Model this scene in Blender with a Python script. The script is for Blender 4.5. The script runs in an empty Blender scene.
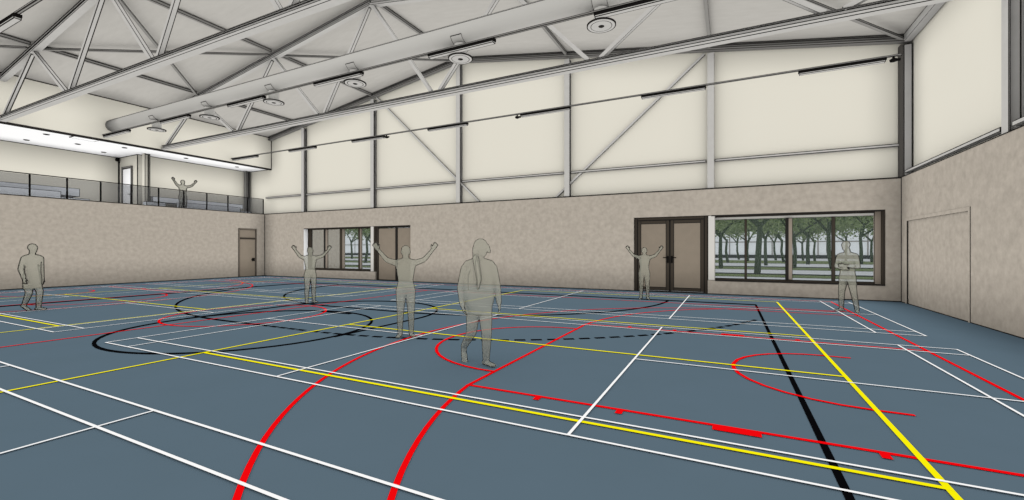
import bpy, bmesh, math, random
from mathutils import Vector, Matrix
random.seed(7)
D = bpy.data
sc = bpy.context.scene
COL = sc.collection
PI = math.pi
EYE = 1.66

# ------------------------------------------------------------------ materials
EXPOSURE = .25
def srgb(r, g, b):
    f = lambda v: min(.98, ((v/255/12.92) if v/255 <= .04045 else ((v/255+.055)/1.055)**2.4)/2**EXPOSURE)
    return (f(r), f(g), f(b), 1)

def mat(name, rgb, rough=.85, noise=None, spec=.0, metal=0):
    m = D.materials.new(name); m.use_nodes = True
    nt = m.node_tree; b = nt.nodes['Principled BSDF']
    b.inputs['Base Color'].default_value = srgb(*rgb)
    b.inputs['Roughness'].default_value = rough
    b.inputs['Specular IOR Level'].default_value = spec
    b.inputs['Metallic'].default_value = metal
    if noise:
        scale, amt, rgb2 = noise[:3]
        stretch = noise[3] if len(noise) > 3 else (1, 1, 1)
        tc = nt.nodes.new('ShaderNodeTexCoord'); mp = nt.nodes.new('ShaderNodeMapping')
        mp.inputs['Scale'].default_value = stretch
        n = nt.nodes.new('ShaderNodeTexNoise'); n.inputs['Scale'].default_value = scale
        n.inputs['Detail'].default_value = 3; n.inputs['Roughness'].default_value = .55
        cr = nt.nodes.new('ShaderNodeValToRGB')
        cr.color_ramp.elements[0].position = .5-amt; cr.color_ramp.elements[1].position = .5+amt
        cr.color_ramp.elements[0].color = srgb(*rgb2); cr.color_ramp.elements[1].color = srgb(*rgb)
        L = nt.links
        L.new(tc.outputs['Object'], mp.inputs['Vector']); L.new(mp.outputs['Vector'], n.inputs['Vector'])
        L.new(n.outputs['Fac'], cr.inputs['Fac']); L.new(cr.outputs['Color'], b.inputs['Base Color'])
    return m

def clear(name, rgb, tint, mix, rough=.9):
    """see-through sheet: transparent tint mixed with a plain surface"""
    m = D.materials.new(name); m.use_nodes = True
    nt = m.node_tree; nt.nodes.clear()
    o = nt.nodes.new('ShaderNodeOutputMaterial'); mx = nt.nodes.new('ShaderNodeMixShader')
    t = nt.nodes.new('ShaderNodeBsdfTransparent'); d = nt.nodes.new('ShaderNodeBsdfDiffuse')
    t.inputs['Color'].default_value = (*tint, 1); d.inputs['Color'].default_value = srgb(*rgb)
    mx.inputs['Fac'].default_value = mix
    nt.links.new(t.outputs[0], mx.inputs[1]); nt.links.new(d.outputs[0], mx.inputs[2]); nt.links.new(mx.outputs[0], o.inputs[0])
    return m

M = {}
M['floor'] = mat('floor_blue', (91, 109, 122), .8, (1.3, .3, (89, 107, 119)))
M['masonry'] = mat('masonry_beige', (182, 173, 161), .95, (6, .25, (162, 154, 143)))
M['cream'] = mat('cream_panel', (223, 219, 206))
M['deck'] = mat('roof_deck', (189, 186, 180), .9, (1.6, .3, (181, 178, 172), (1, 4, 1)))
M['white'] = mat('white_paint', (255, 255, 255))
M['steel'] = mat('steel_grey', (192, 190, 186), .7, (5, .3, (184, 182, 178)))
M['steel_mid'] = mat('steel_mid', (140, 138, 134), .7); M['frame_md'] = mat('frame_mid', (116, 107, 97), .7); M['steel_shade'] = mat('steel_shaded', (92, 89, 85), .8); M['track'] = mat('track_dark', (74, 72, 70), .8)
M['ink'] = mat('black_line', (44, 42, 40), .9)
M['black'] = mat('black_fixture', (22, 21, 20), .6)
M['frame'] = mat('frame_dark', (66, 60, 53), .7)
M['frame_lt'] = mat('frame_taupe', (150, 139, 127), .7)
M['leaf'] = mat('door_leaf', (142, 131, 117), .85, (3, .3, (134, 124, 111)))
M['trimlt'] = mat('light_column', (206, 203, 197), .8)
M['duct'] = mat('duct_grey', (190, 188, 183), .7)
M['bench'] = mat('bleacher_grey', (246, 250, 255), .8)
M['fig'] = clear('figure_translucent', (172, 171, 156), (1, 1, 1), .44)
M['rail_glass'] = clear('railing_glass', (150, 150, 150), (.70, .705, .715), .08)
M['win_glass'] = clear('window_glass', (150, 155, 158), (.86, .88, .88), .06)
M['p_black'] = mat('paint_black', (10, 10, 12)); M['p_red'] = mat('paint_red', (240, 8, 14))
M['p_yellow'] = mat('paint_yellow', (250, 240, 10)); M['p_white'] = mat('paint_white', (252, 252, 252))
M['bark'] = mat('bark', (58, 70, 54)); M['foliage'] = mat('foliage', (132, 146, 108), .9, (1.5, .2, (66, 84, 54)))
M['lawn'] = mat('lawn', (112, 124, 90), .95, (3, .3, (98, 110, 78)))
M['paving'] = mat('paving_light', (192, 194, 198)); M['kerb'] = mat('kerb_dark', (60, 66, 64))
M['brown'] = mat('planting_brown', (118, 102, 100)); M['facade'] = mat('facade_grey', (222, 225, 230))

# ------------------------------------------------------------------ mesh helpers
def link(name, bm, mats, parent=None, smooth=False):
    me = D.meshes.new(name); bm.normal_update(); bm.to_mesh(me); bm.free()
    for m in (mats if isinstance(mats, (list, tuple)) else [mats]): me.materials.append(M[m] if isinstance(m, str) else m)
    if smooth:
        for p in me.polygons: p.use_smooth = True
    o = D.objects.new(name, me); COL.objects.link(o)
    if parent: o.parent = parent
    return o

def tag(o, label=None, cat=None, group=None, kind=None):
    if label: o['label'] = label
    if cat: o['category'] = cat
    if group: o['group'] = group
    if kind: o['kind'] = kind
    return o

def empty(name, loc, label, cat, group=None, rz=0):
    o = D.objects.new(name, None); COL.objects.link(o)
    o.location = loc; o.rotation_euler = (0, 0, rz); o.empty_display_size = .2
    return tag(o, label, cat, group)

def box(bm, x0, x1, y0, y1, z0, z1, mi=0):
    v = [bm.verts.new((x, y, z)) for x in (x0, x1) for y in (y0, y1) for z in (z0, z1)]
    fs = []
    for q in ((0, 1, 3, 2), (4, 6, 7, 5), (0, 4, 5, 1), (2, 3, 7, 6), (0, 2, 6, 4), (1, 5, 7, 3)):
        f = bm.faces.new([v[i] for i in q]); f.material_index = mi; fs.append(f)
    return fs

def ink(bm, w, faces=None, mi=1):
    """drawn edge lines: a dark border on every flat face"""
    fs = list(faces) if faces else list(bm.faces)
    for f in fs:
        es = [e.calc_length() for e in f.edges]
        t = min(w, .3*min(es) if min(es) > .05 else .45*min(es))
        if len(f.verts) != 4: t = min(w, .4*min(es))
        r = bmesh.ops.inset_individual(bm, faces=[f], thickness=t, use_even_offset=True)
        for g in r['faces']: g.material_index = mi
    return bm

def frame_axes(a, b, up):
    d = (b-a).normalized(); s = d.cross(up)
    if s.length < 1e-5: s = d.cross(Vector((1, 0, 0)))
    s.normalize(); u = s.cross(d).normalized()
    return d, s, u

def bar(bm, a, b, w, h, up=(0, 0, 1), profile=None):
    """straight member from a to b, centred; w sideways, h along up; profile 'I' for an H section"""
    a, b = Vector(a), Vector(b); d, s, u = frame_axes(a, b, Vector(up))
    if profile == 'C':                                       # deep lower flange, recessed upper web, thin top flange
        q = -h/2+.095
        pts = [(-w/2, -h/2), (w/2, -h/2), (w/2, q), (.04, q), (.04, h/2-.025), (w/2, h/2-.025), (w/2, h/2), (-w/2, h/2), (-w/2, h/2-.025), (-.04, h/2-.025), (-.04, q), (-w/2, q)]
    elif profile == 'I':
        tf, tw = min(.035, h*.22), .012
        pts = [(-w/2, -h/2), (w/2, -h/2), (w/2, -h/2+tf), (tw, -h/2+tf), (tw, h/2-tf), (w/2, h/2-tf), (w/2, h/2), (-w/2, h/2), (-w/2, h/2-tf), (-tw, h/2-tf), (-tw, -h/2+tf), (-w/2, -h/2+tf)]
    else:
        pts = [(-w/2, -h/2), (w/2, -h/2), (w/2, h/2), (-w/2, h/2)]
    r0 = [bm.verts.new(a+s*x+u*y) for x, y in pts]; r1 = [bm.verts.new(b+s*x+u*y) for x, y in pts]
    n = len(pts); fs = []
    for i in range(n):
        j = (i+1) % n; fs.append(bm.faces.new((r0[i], r0[j], r1[j], r1[i])))
    bm.faces.new(r0[::-1]); bm.faces.new(r1)
    return fs

def tube(bm, pts, r, seg=8, closed=False, mi=0):
    """tube through points, r a number or list; end caps"""
    pts = [Vector(p) for p in pts]; n = len(pts); rs = r if isinstance(r, (list, tuple)) else [r]*n
    rings = []; prev = None
    for i, p in enumerate(pts):
        q0 = pts[(i-1) % n] if (closed or i) else p; q1 = pts[(i+1) % n] if (closed or i < n-1) else p
        d = (q1-q0)
        d = d.normalized() if d.length > 1e-9 else Vector((0, 0, 1))
        if prev is None:
            s = d.cross(Vector((0, 0, 1)))
            if s.length < .1: s = d.cross(Vector((1, 0, 0)))
        else: s = prev - d*prev.dot(d)
        s.normalize(); prev = s; u = d.cross(s)
        rings.append([bm.verts.new(p+(s*math.cos(2*PI*k/seg)+u*math.sin(2*PI*k/seg))*rs[i]) for k in range(seg)])
    m = n if closed else n-1
    for i in range(m):
        A, B = rings[i], rings[(i+1) % n]
        for k in range(seg):
            f = bm.faces.new((A[k], A[(k+1) % seg], B[(k+1) % seg], B[k])); f.material_index = mi
    if not closed:
        bm.faces.new(rings[0][::-1]).material_index = mi; bm.faces.new(rings[-1]).material_index = mi
    return rings

def lathe(bm, prof, c=(0, 0, 0), seg=32, mi=0):
    """profile [(r,z,mi)] turned about the vertical through c"""
    c = Vector(c); rings = []
    for p in prof:
        rings.append([bm.verts.new(c+Vector((p[0]*math.cos(2*PI*k/seg), p[0]*math.sin(2*PI*k/seg), p[1]))) for k in range(seg)])
    for i in range(len(prof)-1):
        for k in range(seg):
            f = bm.faces.new((rings[i][k], rings[i][(k+1) % seg], rings[i+1][(k+1) % seg], rings[i+1][k]))
            f.material_index = prof[i+1][2] if len(prof[i+1]) > 2 else mi
    bm.faces.new(rings[0][::-1]).material_index = mi; bm.faces.new(rings[-1]).material_index = prof[-1][2] if len(prof[-1]) > 2 else mi

def inked_box(name, x0, x1, y0, y1, z0, z1, m, w, parent=None):
    bm = bmesh.new(); box(bm, x0, x1, y0, y1, z0, z1)
    if w: ink(bm, w)
    return link(name, bm, [m, 'ink'], parent)

def struct(o): o['kind'] = 'structure'; return o

# ------------------------------------------------------------------ dimensions (metres, from the court lines)
XR, XL, YB = 4.92, -26.83, 17.95          # masonry faces: right, left, window wall
ZM = 3.98                                  # top of the masonry
RIDGE, ZR, PITCH = -12.0, 11.18, .1545
FR = [-28.95, -23.3, -17.65, -12.0, -6.35, -.65, 5.07]    # frame lines across the hall
TY = [.9, 6.55, 12.2, 17.88]                               # frame lines along the hall
roof = lambda x: ZR-PITCH*abs(x-RIDGE)
Y0 = -4.0

# ------------------------------------------------------------------ the setting
bm = bmesh.new(); box(bm, XL-.3, XR+.35, Y0, YB+.35, -.2, 0)
FLOOR = struct(link('floor', bm, 'floor'))

# ceiling: the two slopes of the roof deck
bm = bmesh.new()
xs = [XL-2.5, RIDGE, XR+.45]
for z_off in (0,):
    prof = [(x, roof(x)) for x in xs] + [(x, roof(x)+.25) for x in xs[::-1]]
    a = [bm.verts.new((x, Y0, z)) for x, z in prof]; b = [bm.verts.new((x, YB+.6, z)) for x, z in prof]
    for i in range(6): bm.faces.new((a[i], a[(i+1) % 6], b[(i+1) % 6], b[i]))
    bm.faces.new(a[::-1]); bm.faces.new(b)
struct(link('ceiling', bm, 'deck'))

# window wall masonry with its openings, built from blocks in one mesh
def wall_with_holes(name, axis, at, thick, u0, u1, z0, z1, holes, m):
    """axis 'y': wall face at y=at going back by thick; holes (u0,u1,z0,z1)"""
    us = sorted({u0, u1} | {h[0] for h in holes} | {h[1] for h in holes})
    zs = sorted({z0, z1} | {h[2] for h in holes} | {h[3] for h in holes})
    bm = bmesh.new(); V = {}
    def v(u, z, d):
        k = (round(u, 4), round(z, 4), d)
        if k not in V:
            V[k] = bm.verts.new((u, at+(thick if d else 0), z) if axis == 'y' else (at+(thick if d else 0), u, z))
        return V[k]
    solid = {}
    for i in range(len(us)-1):
        for j in range(len(zs)-1):
            cu, cz = (us[i]+us[i+1])/2, (zs[j]+zs[j+1])/2
            solid[i, j] = not any(h[0] < cu < h[1] and h[2] < cz < h[3] for h in holes)
    for (i, j), s in solid.items():
        if not s: continue
        a, b, c, d = us[i], us[i+1], zs[j], zs[j+1]
        bm.faces.new((v(a, c, 0), v(b, c, 0), v(b, d, 0), v(a, d, 0))); bm.faces.new((v(a, c, 1), v(a, d, 1), v(b, d, 1), v(b, c, 1)))
        if not solid.get((i-1, j), False): bm.faces.new((v(a, c, 0), v(a, d, 0), v(a, d, 1), v(a, c, 1)))
        if not solid.get((i+1, j), False): bm.faces.new((v(b, c, 0), v(b, c, 1), v(b, d, 1), v(b, d, 0)))
        if not solid.get((i, j-1), False): bm.faces.new((v(a, c, 0), v(a, c, 1), v(b, c, 1), v(b, c, 0)))
        if not solid.get((i, j+1), False): bm.faces.new((v(a, d, 0), v(b, d, 0), v(b, d, 1), v(a, d, 1)))
    bmesh.ops.recalc_face_normals(bm, faces=bm.faces)
    return struct(link(name, bm, m))

wall_with_holes('wall_back', 'y', YB, .5, XL-.3, XR+.35, 0, ZM, [(-23.14, -17.38, .47, 2.97), (-17.38, -14.92, 0, 2.97), (-3.46, -.72, 0, 2.97), (-.72, 4.52, .52, 2.97)], 'masonry')
wall_with_holes('wall_left', 'x', XL-.3, .3, Y0, YB, 0, ZM, [(16.25, 17.42, 0, 3.0)], 'masonry')
wall_with_holes('wall_right', 'x', XR, .35, Y0, YB, 0, ZM, [(13.52, 17.58, 0, 2.65)], 'masonry')
YC, XC = YB+.27, XR+.30                     # set-back cream panels above the masonry
bm = bmesh.new()
pr = [(XL-2.3, ZM), (XC+.2, ZM), (XC+.2, roof(XC+.2)), (RIDGE, ZR), (XL-2.3, roof(XL-2.3))]
a = [bm.verts.new((x, YC, z)) for x, z in pr]; b = [bm.verts.new((x, YC+.2, z)) for x, z in pr]
for i in range(5): bm.faces.new((a[i], a[(i+1) % 5], b[(i+1) % 5], b[i]))
bm.faces.new(a); bm.faces.new(b[::-1]); bmesh.ops.recalc_face_normals(bm, faces=bm.faces)
struct(link('wall_upper_back', bm, 'cream'))
bm = bmesh.new(); box(bm, XC, XC+.2, Y0, YC, ZM, roof(XC)+.02); struct(link('wall_upper_right', bm, 'cream'))

# dark joint lines where planes meet
def trim(n, *b): return struct(inked_box('trim_%d' % n, *b, 'ink', 0))
trim(1, XL, XR, YB-.012, YB+.02, ZM-.03, ZM+.014)
trim(2, XL, XR, YB-.02, YB, 0, .03)
trim(3, XR-.012, XR, Y0, YB, 0, .02)
trim(4, XR-.010, XR+.01, Y0, YB, ZM-.008, ZM+.012)
trim(5, XL, XL+.03, Y0, YB, 0, .035)
trim(6, XL-.01, XL+.012, Y0, YB, ZM-.03, ZM+.012)
trim(7, XL, XL+.03, YB-.03, YB, 0, ZM)
trim(8, XR-.018, XR, YB-.018, YB, 0, ZM)

# balcony recess: bulkhead, soffit, rear walls, floor
XBH, ZS = -26.55, 6.89
bm = bmesh.new(); box(bm, XBH-.15, XBH, Y0, YC, ZS, roof(XBH)+.02); struct(link('wall_bulkhead', bm, 'cream'))
bm = bmesh.new(); box(bm, -31.6, XBH-.15, Y0, YC, ZS+.01, ZS+.2); struct(link('ceiling_balcony', bm, 'white'))
trim(9, XBH-.16, XBH+.012, Y0, YC, ZS-.05, ZS+.03)
trim(10, XBH-.01, XBH+.03, YC-.04, YC-.005, ZS, roof(XBH)-.05)
trim(11, XBH, XBH+.03, Y0, YC, roof(XBH)-.05, roof(XBH)-.015)
bm = bmesh.new(); box(bm, -31.6, XL-.3, Y0, YC, 3.5, 3.7); struct(link('floor_balcony', bm, 'steel_mid'))
bm = bmesh.new(); box(bm, -31.6, -31.0, Y0, 12.1, 3.7, ZS+.01); struct(link('wall_balcony_rear', bm, 'cream'))
bm = bmesh.new(); box(bm, -31.0, -28.95, 12.1, YC, 3.7, ZS+.01); struct(link('wall_balcony_core', bm, 'cream'))
trim(12, -31.0, -30.97, Y0, 12.1, ZS-.02, ZS+.01); trim(13, -28.95, -28.92, 12.1, YC, ZS-.02, ZS+.01)
trim(14, -31.0, -28.95, 12.07, 12.1, ZS-.02, ZS+.01); trim(15, -31.0, -30.95, 12.03, 12.1, 3.7, ZS)
trim(16, -28.97, -28.93, 12.07, 12.1, 3.7, ZS); trim(17, -28.92, XBH-.16, YC-.03, YC, ZS-.02, ZS+.01)

# ------------------------------------------------------------------ court markings painted on the floor
WD = .05
LAYER = {'p_black': .003, 'p_red': .006, 'p_yellow': .009, 'p_white': .012}
def paint(name, label, m, segs, arcs=(), polys=(), w=WD):
    bm = bmesh.new(); z = LAYER[m]; cnt = [0]
    def wid(x, y, tx, ty):
        if w > 0: return w
        d = math.hypot(x, y)+.01                     # black lines are laid broader toward the far side of the hall
        return .055+min(.34, .0008*d*d)*abs(tx*y-ty*x)/d
    def quad(ps):
        cnt[0] += 1; zz = z+.0001*cnt[0]
        lo = [bm.verts.new((x, y, zz)) for x, y in ps]; bm.faces.new(lo)
    for x0, y0, x1, y1 in segs:
        d = Vector((x1-x0, y1-y0)); L = d.length; d /= L; ww = wid((x0+x1)/2, (y0+y1)/2, d.x, d.y); n = Vector((-d.y, d.x))*ww/2; e = d*(w/2 if w > 0 else .02)
        a, b = Vector((x0, y0))-e, Vector((x1, y1))+e
        quad([tuple(a-n), tuple(b-n), tuple(b+n), tuple(a+n)])
    for cx, cy, r, a0, a1 in arcs:
        n = max(2, int(abs(a1-a0)/360*max(24, r*24))); ps = []
        for i in range(n+1):
            t = math.radians(a0+(a1-a0)*i/n); ps.append((math.cos(t), math.sin(t)))
        cnt[0] += 1; zz = z+.0001*cnt[0]
        ws = [wid(cx+r*c, cy+r*s, -s, c)/2 for c, s in ps]
        vi = [bm.verts.new((cx+(r-h)*c, cy+(r-h)*s, zz)) for (c, s), h in zip(ps, ws)]
        vo = [bm.verts.new((cx+(r+h)*c, cy+(r+h)*s, zz)) for (c, s), h in zip(ps, ws)]
        for i in range(n): bm.faces.new((vi[i], vo[i], vo[i+1], vi[i+1]))
    for ps in polys: quad(ps)
    for f in bm.faces:
        f.normal_update()
        if f.normal.z < 0: f.normal_flip()
    o = link(name, bm, m, FLOOR); o['label'] = label
    return o
def rect(x0, y0, x1, y1): return [(x0, y0, x1, y0), (x1, y0, x1, y1), (x1, y1, x0, y1), (x0, y1, x0, y0)]

# badminton courts, white: three deep, two across
bw = [(2.35, -3.68), (3.69, 9.75), (11.0, 17.05)]
for xa, xb in ((-9.95, 3.38), (-25.55, -12.15)):
    xm = (xa+xb)/2
    for ya, yb in bw:
        if ya > yb: ya, yb = yb, ya
        s = rect(xa, ya, xb, yb)
        s += [(xa, ya+.46, xb, ya+.46), (xa, yb-.46, xb, yb-.46)]
        s += [(xa+.76, ya, xa+.76, yb), (xb-.76, ya, xb-.76, yb)]
        s += [(xm-2.0, ya, xm-2.0, yb), (xm+2.0, ya, xm+2.0, yb)]
        ym = (ya+yb)/2
        s += [(xa, ym, xm-2.0, ym), (xm+2.0, ym, xb, ym)]
        paint('badminton_court_marking', 'white badminton court lines', 'p_white', s, w=.030)
# volleyball courts, yellow
for xa, xb in ((-7.57, 1.36), (-22.15, -13.03)):
    s = rect(xa, -2.0, xb, 16.1)+[(xa, 7.01, xb, 7.01), (xa, 4.04, xb, 4.04), (xa, 9.98, xb, 9.98)]
    paint('volleyball_court_marking', 'yellow volleyball court lines', 'p_yellow', s)
# basketball court, red
XM = -11.08
def mir(segs): return [(2*XM-a, b, 2*XM-c, d) for a, b, c, d in segs]
half = [(2.91, 4.53, -2.86, 4.53), (2.91, 9.42, -2.86, 9.42), (-2.86, 4.53, -2.86, 9.42), (2.91, .4, -.09, .4), (2.91, 13.6, -.09, 13.6)]
half += [(1.34, 5.69, 1.64, 5.69), (1.34, 8.27, 1.64, 8.27)]
a3 = math.degrees(math.asin(6.6/6.75))
arcs = [(XM, 7.0, 1.82, 0, 360)]
for sgn in (1, -1):
    f = (lambda x: x) if sgn == 1 else (lambda x: 2*XM-x)
    A = lambda a: a if sgn == 1 else 180-a
    arcs += [(f(-2.92), 6.98, 1.8, A(88), A(272)), (f(1.34), 6.98, 1.29, A(90), A(270)), (f(1.33), 7.0, 6.75, A(180-a3), A(180+a3))]
polys = []
for f in (lambda x: x, lambda x: 2*XM-x):
    for y, dy in ((4.505, -.1), (9.445, .1)):
        for xa, xb in ((1.09, 1.16), (-.14, .26), (-1.04, -.97), (-1.95, -1.88)):
            x0, x1 = f(xa), f(xb); y1 = y+dy
            polys.append([(x0, y), (x1, y), (x1, y1), (x0, y1)])
paint('basketball_court_marking', 'red basketball court lines with key, three-point arcs and centre circle', 'p_red',
      half+mir(half)+[(2.91, -.55, 2*XM-2.91, -.55), (2.91, 14.42, 2*XM-2.91, 14.42), (XM, -.55, XM, 14.42)], arcs, polys)
# handball along the hall, red: side lines, goal lines and six-metre lines
s = [(2.91, -3.0, 2.91, 17.02), (2*XM-2.91, -3.0, 2*XM-2.91, 17.02), (2.91, 17.02, 2*XM-2.91, 17.02), (2.91, -3.0, 2*XM-2.91, -3.0)]
arcs = []
for sgn in (1, -1):
    f = (lambda x: x) if sgn == 1 else (lambda x: 2*XM-x)
    A = lambda a: a if sgn == 1 else 180-a
    arcs += [(f(3.38), 5.52, 6.32, A(180+9), A(270)), (f(2.53), 8.88, 5.4, A(180-5.8), A(90))]
paint('handball_court_marking', 'red handball side lines and goal-area arcs', 'p_red', s, arcs)
# handball across the hall, black
XH, YG = -9.29, 15.07
s = [(.72, -1.0, .72, YG), (-19.12, -1.0, -19.12, YG), (.72, YG, -19.12, YG), (XH-1.5, YG-6, XH+1.5, YG-6), (XH-.5, 8.2, XH+.5, 8.2), (XH-1.36, YG-8.97, XH+.06, YG-8.97), (XH-.2, 6.13, XH+.05, 6.13)]
arcs = [(XH+1.5, YG, 6, 270, 360), (XH-1.42, YG, 5.98, 180, 270), (XH-1.36, YG, 8.97, 196, 270), (XH+.04, 5.9, 2.47, 0, 360), (XH+.04, 8.35, 2.5, 0, 180)]
s += [(XH-2.46, 5.9, XH-2.46, 8.35), (XH+2.54, 5.9, XH+2.54, 8.35)]
paint('handball_cross_court_marking', 'black court lines with a circle and an arched loop', 'p_black', s, arcs, w=0)
s, arcs = [], []
x = XH+.1
while x < XH+1.45: s.append((x, YG-8.97, x+.19, YG-8.97)); x += .29
a = 271.0
while a < 338: arcs.append((XH+1.5, YG, 8.97, a, a+1.3)); a += 1.95
paint('dashed_free_throw_marking', 'black dashed free-throw arc', 'p_black', s, arcs, w=0)

# ------------------------------------------------------------------ steel frame
def inkw(x, y): return .0013*math.hypot(x, y)+.001
def member(name, a, b, w, h, up=(0, 0, 1), prof=None, parent=None, m='steel'):
    mid = (Vector(a)+Vector(b))/2+(parent.location if parent else Vector())
    bm = bmesh.new(); bar(bm, a, b, w, h, up, prof); ink(bm, inkw(mid.x, mid.y), [f for f in bm.faces if len(f.verts) == 4])
    bmesh.ops.recalc_face_normals(bm, faces=bm.faces)
    return link(name, bm, [m, 'ink'], parent)

# columns standing on the window wall masonry
cl = {1: 'above the window nearest the balcony', 2: 'above the left-hand pair of doors', 3: 'under the roof ridge', 4: 'fourth of the row from the balcony', 5: 'above the double door beside the wide window'}
for i in range(1, 6):
    x = FR[i]+.03
    o = member('steel_column', (x, 18.08, ZM+.016), (x, 18.08, roof(x)-.33), .23, .22, (0, 1, 0), 'I')
    tag(o, 'grey steel column on the window wall, ' + cl[i], 'column', 'steel columns along the window wall')
T = empty('steel_column', (5.05, 18.06, ZM+.016), 'grey steel corner column where window wall meets the right wall', 'column')
h_ = roof(5.05)-.33-ZM-.016
member('column_shaft', (.03, 0, 0), (.03, 0, h_), .22, .22, (1, 0, 0), None, T)
bm = bmesh.new(); box(bm, -.16, -.085, -.11, .11, 0, h_); link('flange_shade', bm, 'steel_shade', T)  # dark narrow box paints the shaded flange side of the corner column
o = member('steel_column', (5.07, 12.2, ZM+.016), (5.07, 12.2, roof(5.07)-.33), .24, .26, (1, 0, 0), 'I')
tag(o, 'tall grey steel column on the right wall near the picture edge', 'column')
o = member('steel_column', (-28.72, 17.98, 3.7), (-28.72, 17.98, ZS), .24, .24, (0, 1, 0), 'I', m='steel_mid')
tag(o, 'dark steel column in the far corner of the balcony', 'column')
o = member('steel_column', (-28.4, 12.25, 3.7), (-28.4, 12.25, ZS), .26, .26, (0, 1, 0), 'I', m='cream')
tag(o, 'cream boxed column on the balcony beside the white door', 'column')
# rafters on the window wall
for x0, x1, t in ((XBH+.05, RIDGE, 'balcony side'), (RIDGE, 5.2, 'right side')):
    o = member('wall_rafter', (x0, YB+.1, roof(x0)-.13), (x1, YB+.1, roof(x1)-.13), .22, .22, (0, 0, 1), 'C', m='steel_mid')
    tag(o, 'sloping grey steel rafter along top of window wall, ' + t + ' of ridge', 'rafter')
# girt along the window wall and rails along the right wall
for i in range(6):
    xa = (FR[i] if i else XL-.3)+.16; xb = FR[i+1]-.13
    o = member('wall_girt', (xa, YC-.07, 5.05), (xb, YC-.07, 5.05), .1, .1)
    tag(o, 'horizontal grey girt low on the cream window wall, bay %s' % ('nearest the balcony', 'second from the balcony', 'left of the ridge column', 'right of the ridge column', 'crossed by the rising brace', 'above the wide window')[i], 'girt', 'girts along the window wall')
for ya, yb, t in ((12.42, 17.8, 'from corner column to next column'), (7.0, 12.0, 'running out past the picture edge')):
    o = member('wall_rail', (XR+.1, ya, ZM+.15), (XR+.1, yb, ZM+.15), .12, .10)
    tag(o, 'grey rail on top of the right masonry wall, ' + t, 'rail')
for a, b, t in (((-17.45, 10.1), (-10.84, ZM+.02), 'falling'), ((-6.9, ZM+.02), (-.85, 9.15), 'rising')):
    o = member('wall_brace', (a[0], YC-.06, a[1]), (b[0], YC-.06, b[1]), .08, .11, (0, 1, 0))
    tag(o, 'thin diagonal steel brace across the cream wall, %s toward the right' % t, 'brace')
# eave beam and purlins under the deck
for x, t in zip([-23.3, -17.65, -12.0, -6.35, -.65], ('nearest the balcony', 'second from the balcony', 'at the ridge', 'just right of the ridge', 'second right of the ridge')):
    for k, (ya, yb) in enumerate(((Y0, 6.45), (6.67, 12.08), (12.32, YB-.02))):
        if x >= -6.35 and k < 2: continue
        if x == -12.0 and k == 0: continue
        o = member('purlin', (x, ya, roof(x)-.09), (x, yb, roof(x)-.09), .11, .13, m='steel_mid')
        tag(o, 'grey roof purlin %s, %s bay' % (t, ('nearest', 'middle', 'window wall')[k]), 'purlin', 'purlins under the roof deck')
o = member('eave_beam', (5.07, 6, roof(5.07)-.14), (5.07, YB-.03, roof(5.07)-.14), .2, .24, m='steel')
tag(o, 'grey eave beam along the top of the right wall', 'beam')
def brace(x0, y0, x1, y1, t):
    o = member('roof_brace', (x0, y0, roof(x0)-.22), (x1, y1, roof(x1)-.22), .1, .08, m='steel_mid')
    tag(o, 'flat diagonal roof brace ' + t, 'brace')
brace(-23.2, 6.68, -17.75, 12.05, 'across the middle bay, rising away from the balcony')
brace(-23.2, 12.05, -17.75, 6.68, 'across the middle bay, crossing behind the rising one')
brace(-17.5, 12.35, -12.15, 17.7, 'in the window wall bay left of the ridge')
brace(-26.2, 3.3, -23.4, 6.4, 'in the nearest bay beside the balcony')
brace(4.9, 17.8, -.55, 12.35, 'in the window wall bay by the right corner')
# trusses
for ty, t in ((12.2, 'farther roof truss, in front of the window wall'), (6.55, 'nearer roof truss, crossing the upper left corner')):
    T = empty('roof_truss', (RIDGE, ty, 6.9), 'grey steel ' + t, 'truss')
    L = lambda p: (p[0]-RIDGE, 0, p[1]-6.9)
    xe0, xe1 = XBH+.03, 4.93
    zb = 7.01
    member('bottom_chord', L((xe0, zb)), L((xe1, zb)), .2, .22, (0, 0, 1), 'C', T)
    member('top_chord', L((xe0, roof(xe0)-.27)), L((RIDGE, ZR-.27)), .2, .24, (0, 0, 1), 'C', T)
    member('top_chord', L((RIDGE, ZR-.27)), L((xe1, roof(xe1)-.27)), .2, .24, (0, 0, 1), 'C', T)
    tops = [-23.3, -17.65, -12.0, -6.35, -.65, 4.8]
    bots = [-20.33, -14.66, -9.03, -3.45, 2.15]
    prs = [((-26.2, zb+.12), (-23.42, roof(-23.3)-.38))]
    for i, b in enumerate(bots):
        prs += [((b-.17, zb+.11), (tops[i]+.1, roof(tops[i])-.4)), ((b+.17, zb+.11), (tops[i+1]-.1, roof(tops[i+1])-.4))]
    for a, b in prs:
        a, b = L(a), L(b)
        mid = Vector((RIDGE, ty, 0))+(Vector(a)+Vector(b))/2
        bm = bmesh.new(); bar(bm, a, b, .11, .14, (0, 1, 0)); ink(bm, inkw(mid.x, mid.y)); link('web_member', bm, ['steel', 'ink'], T)

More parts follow.
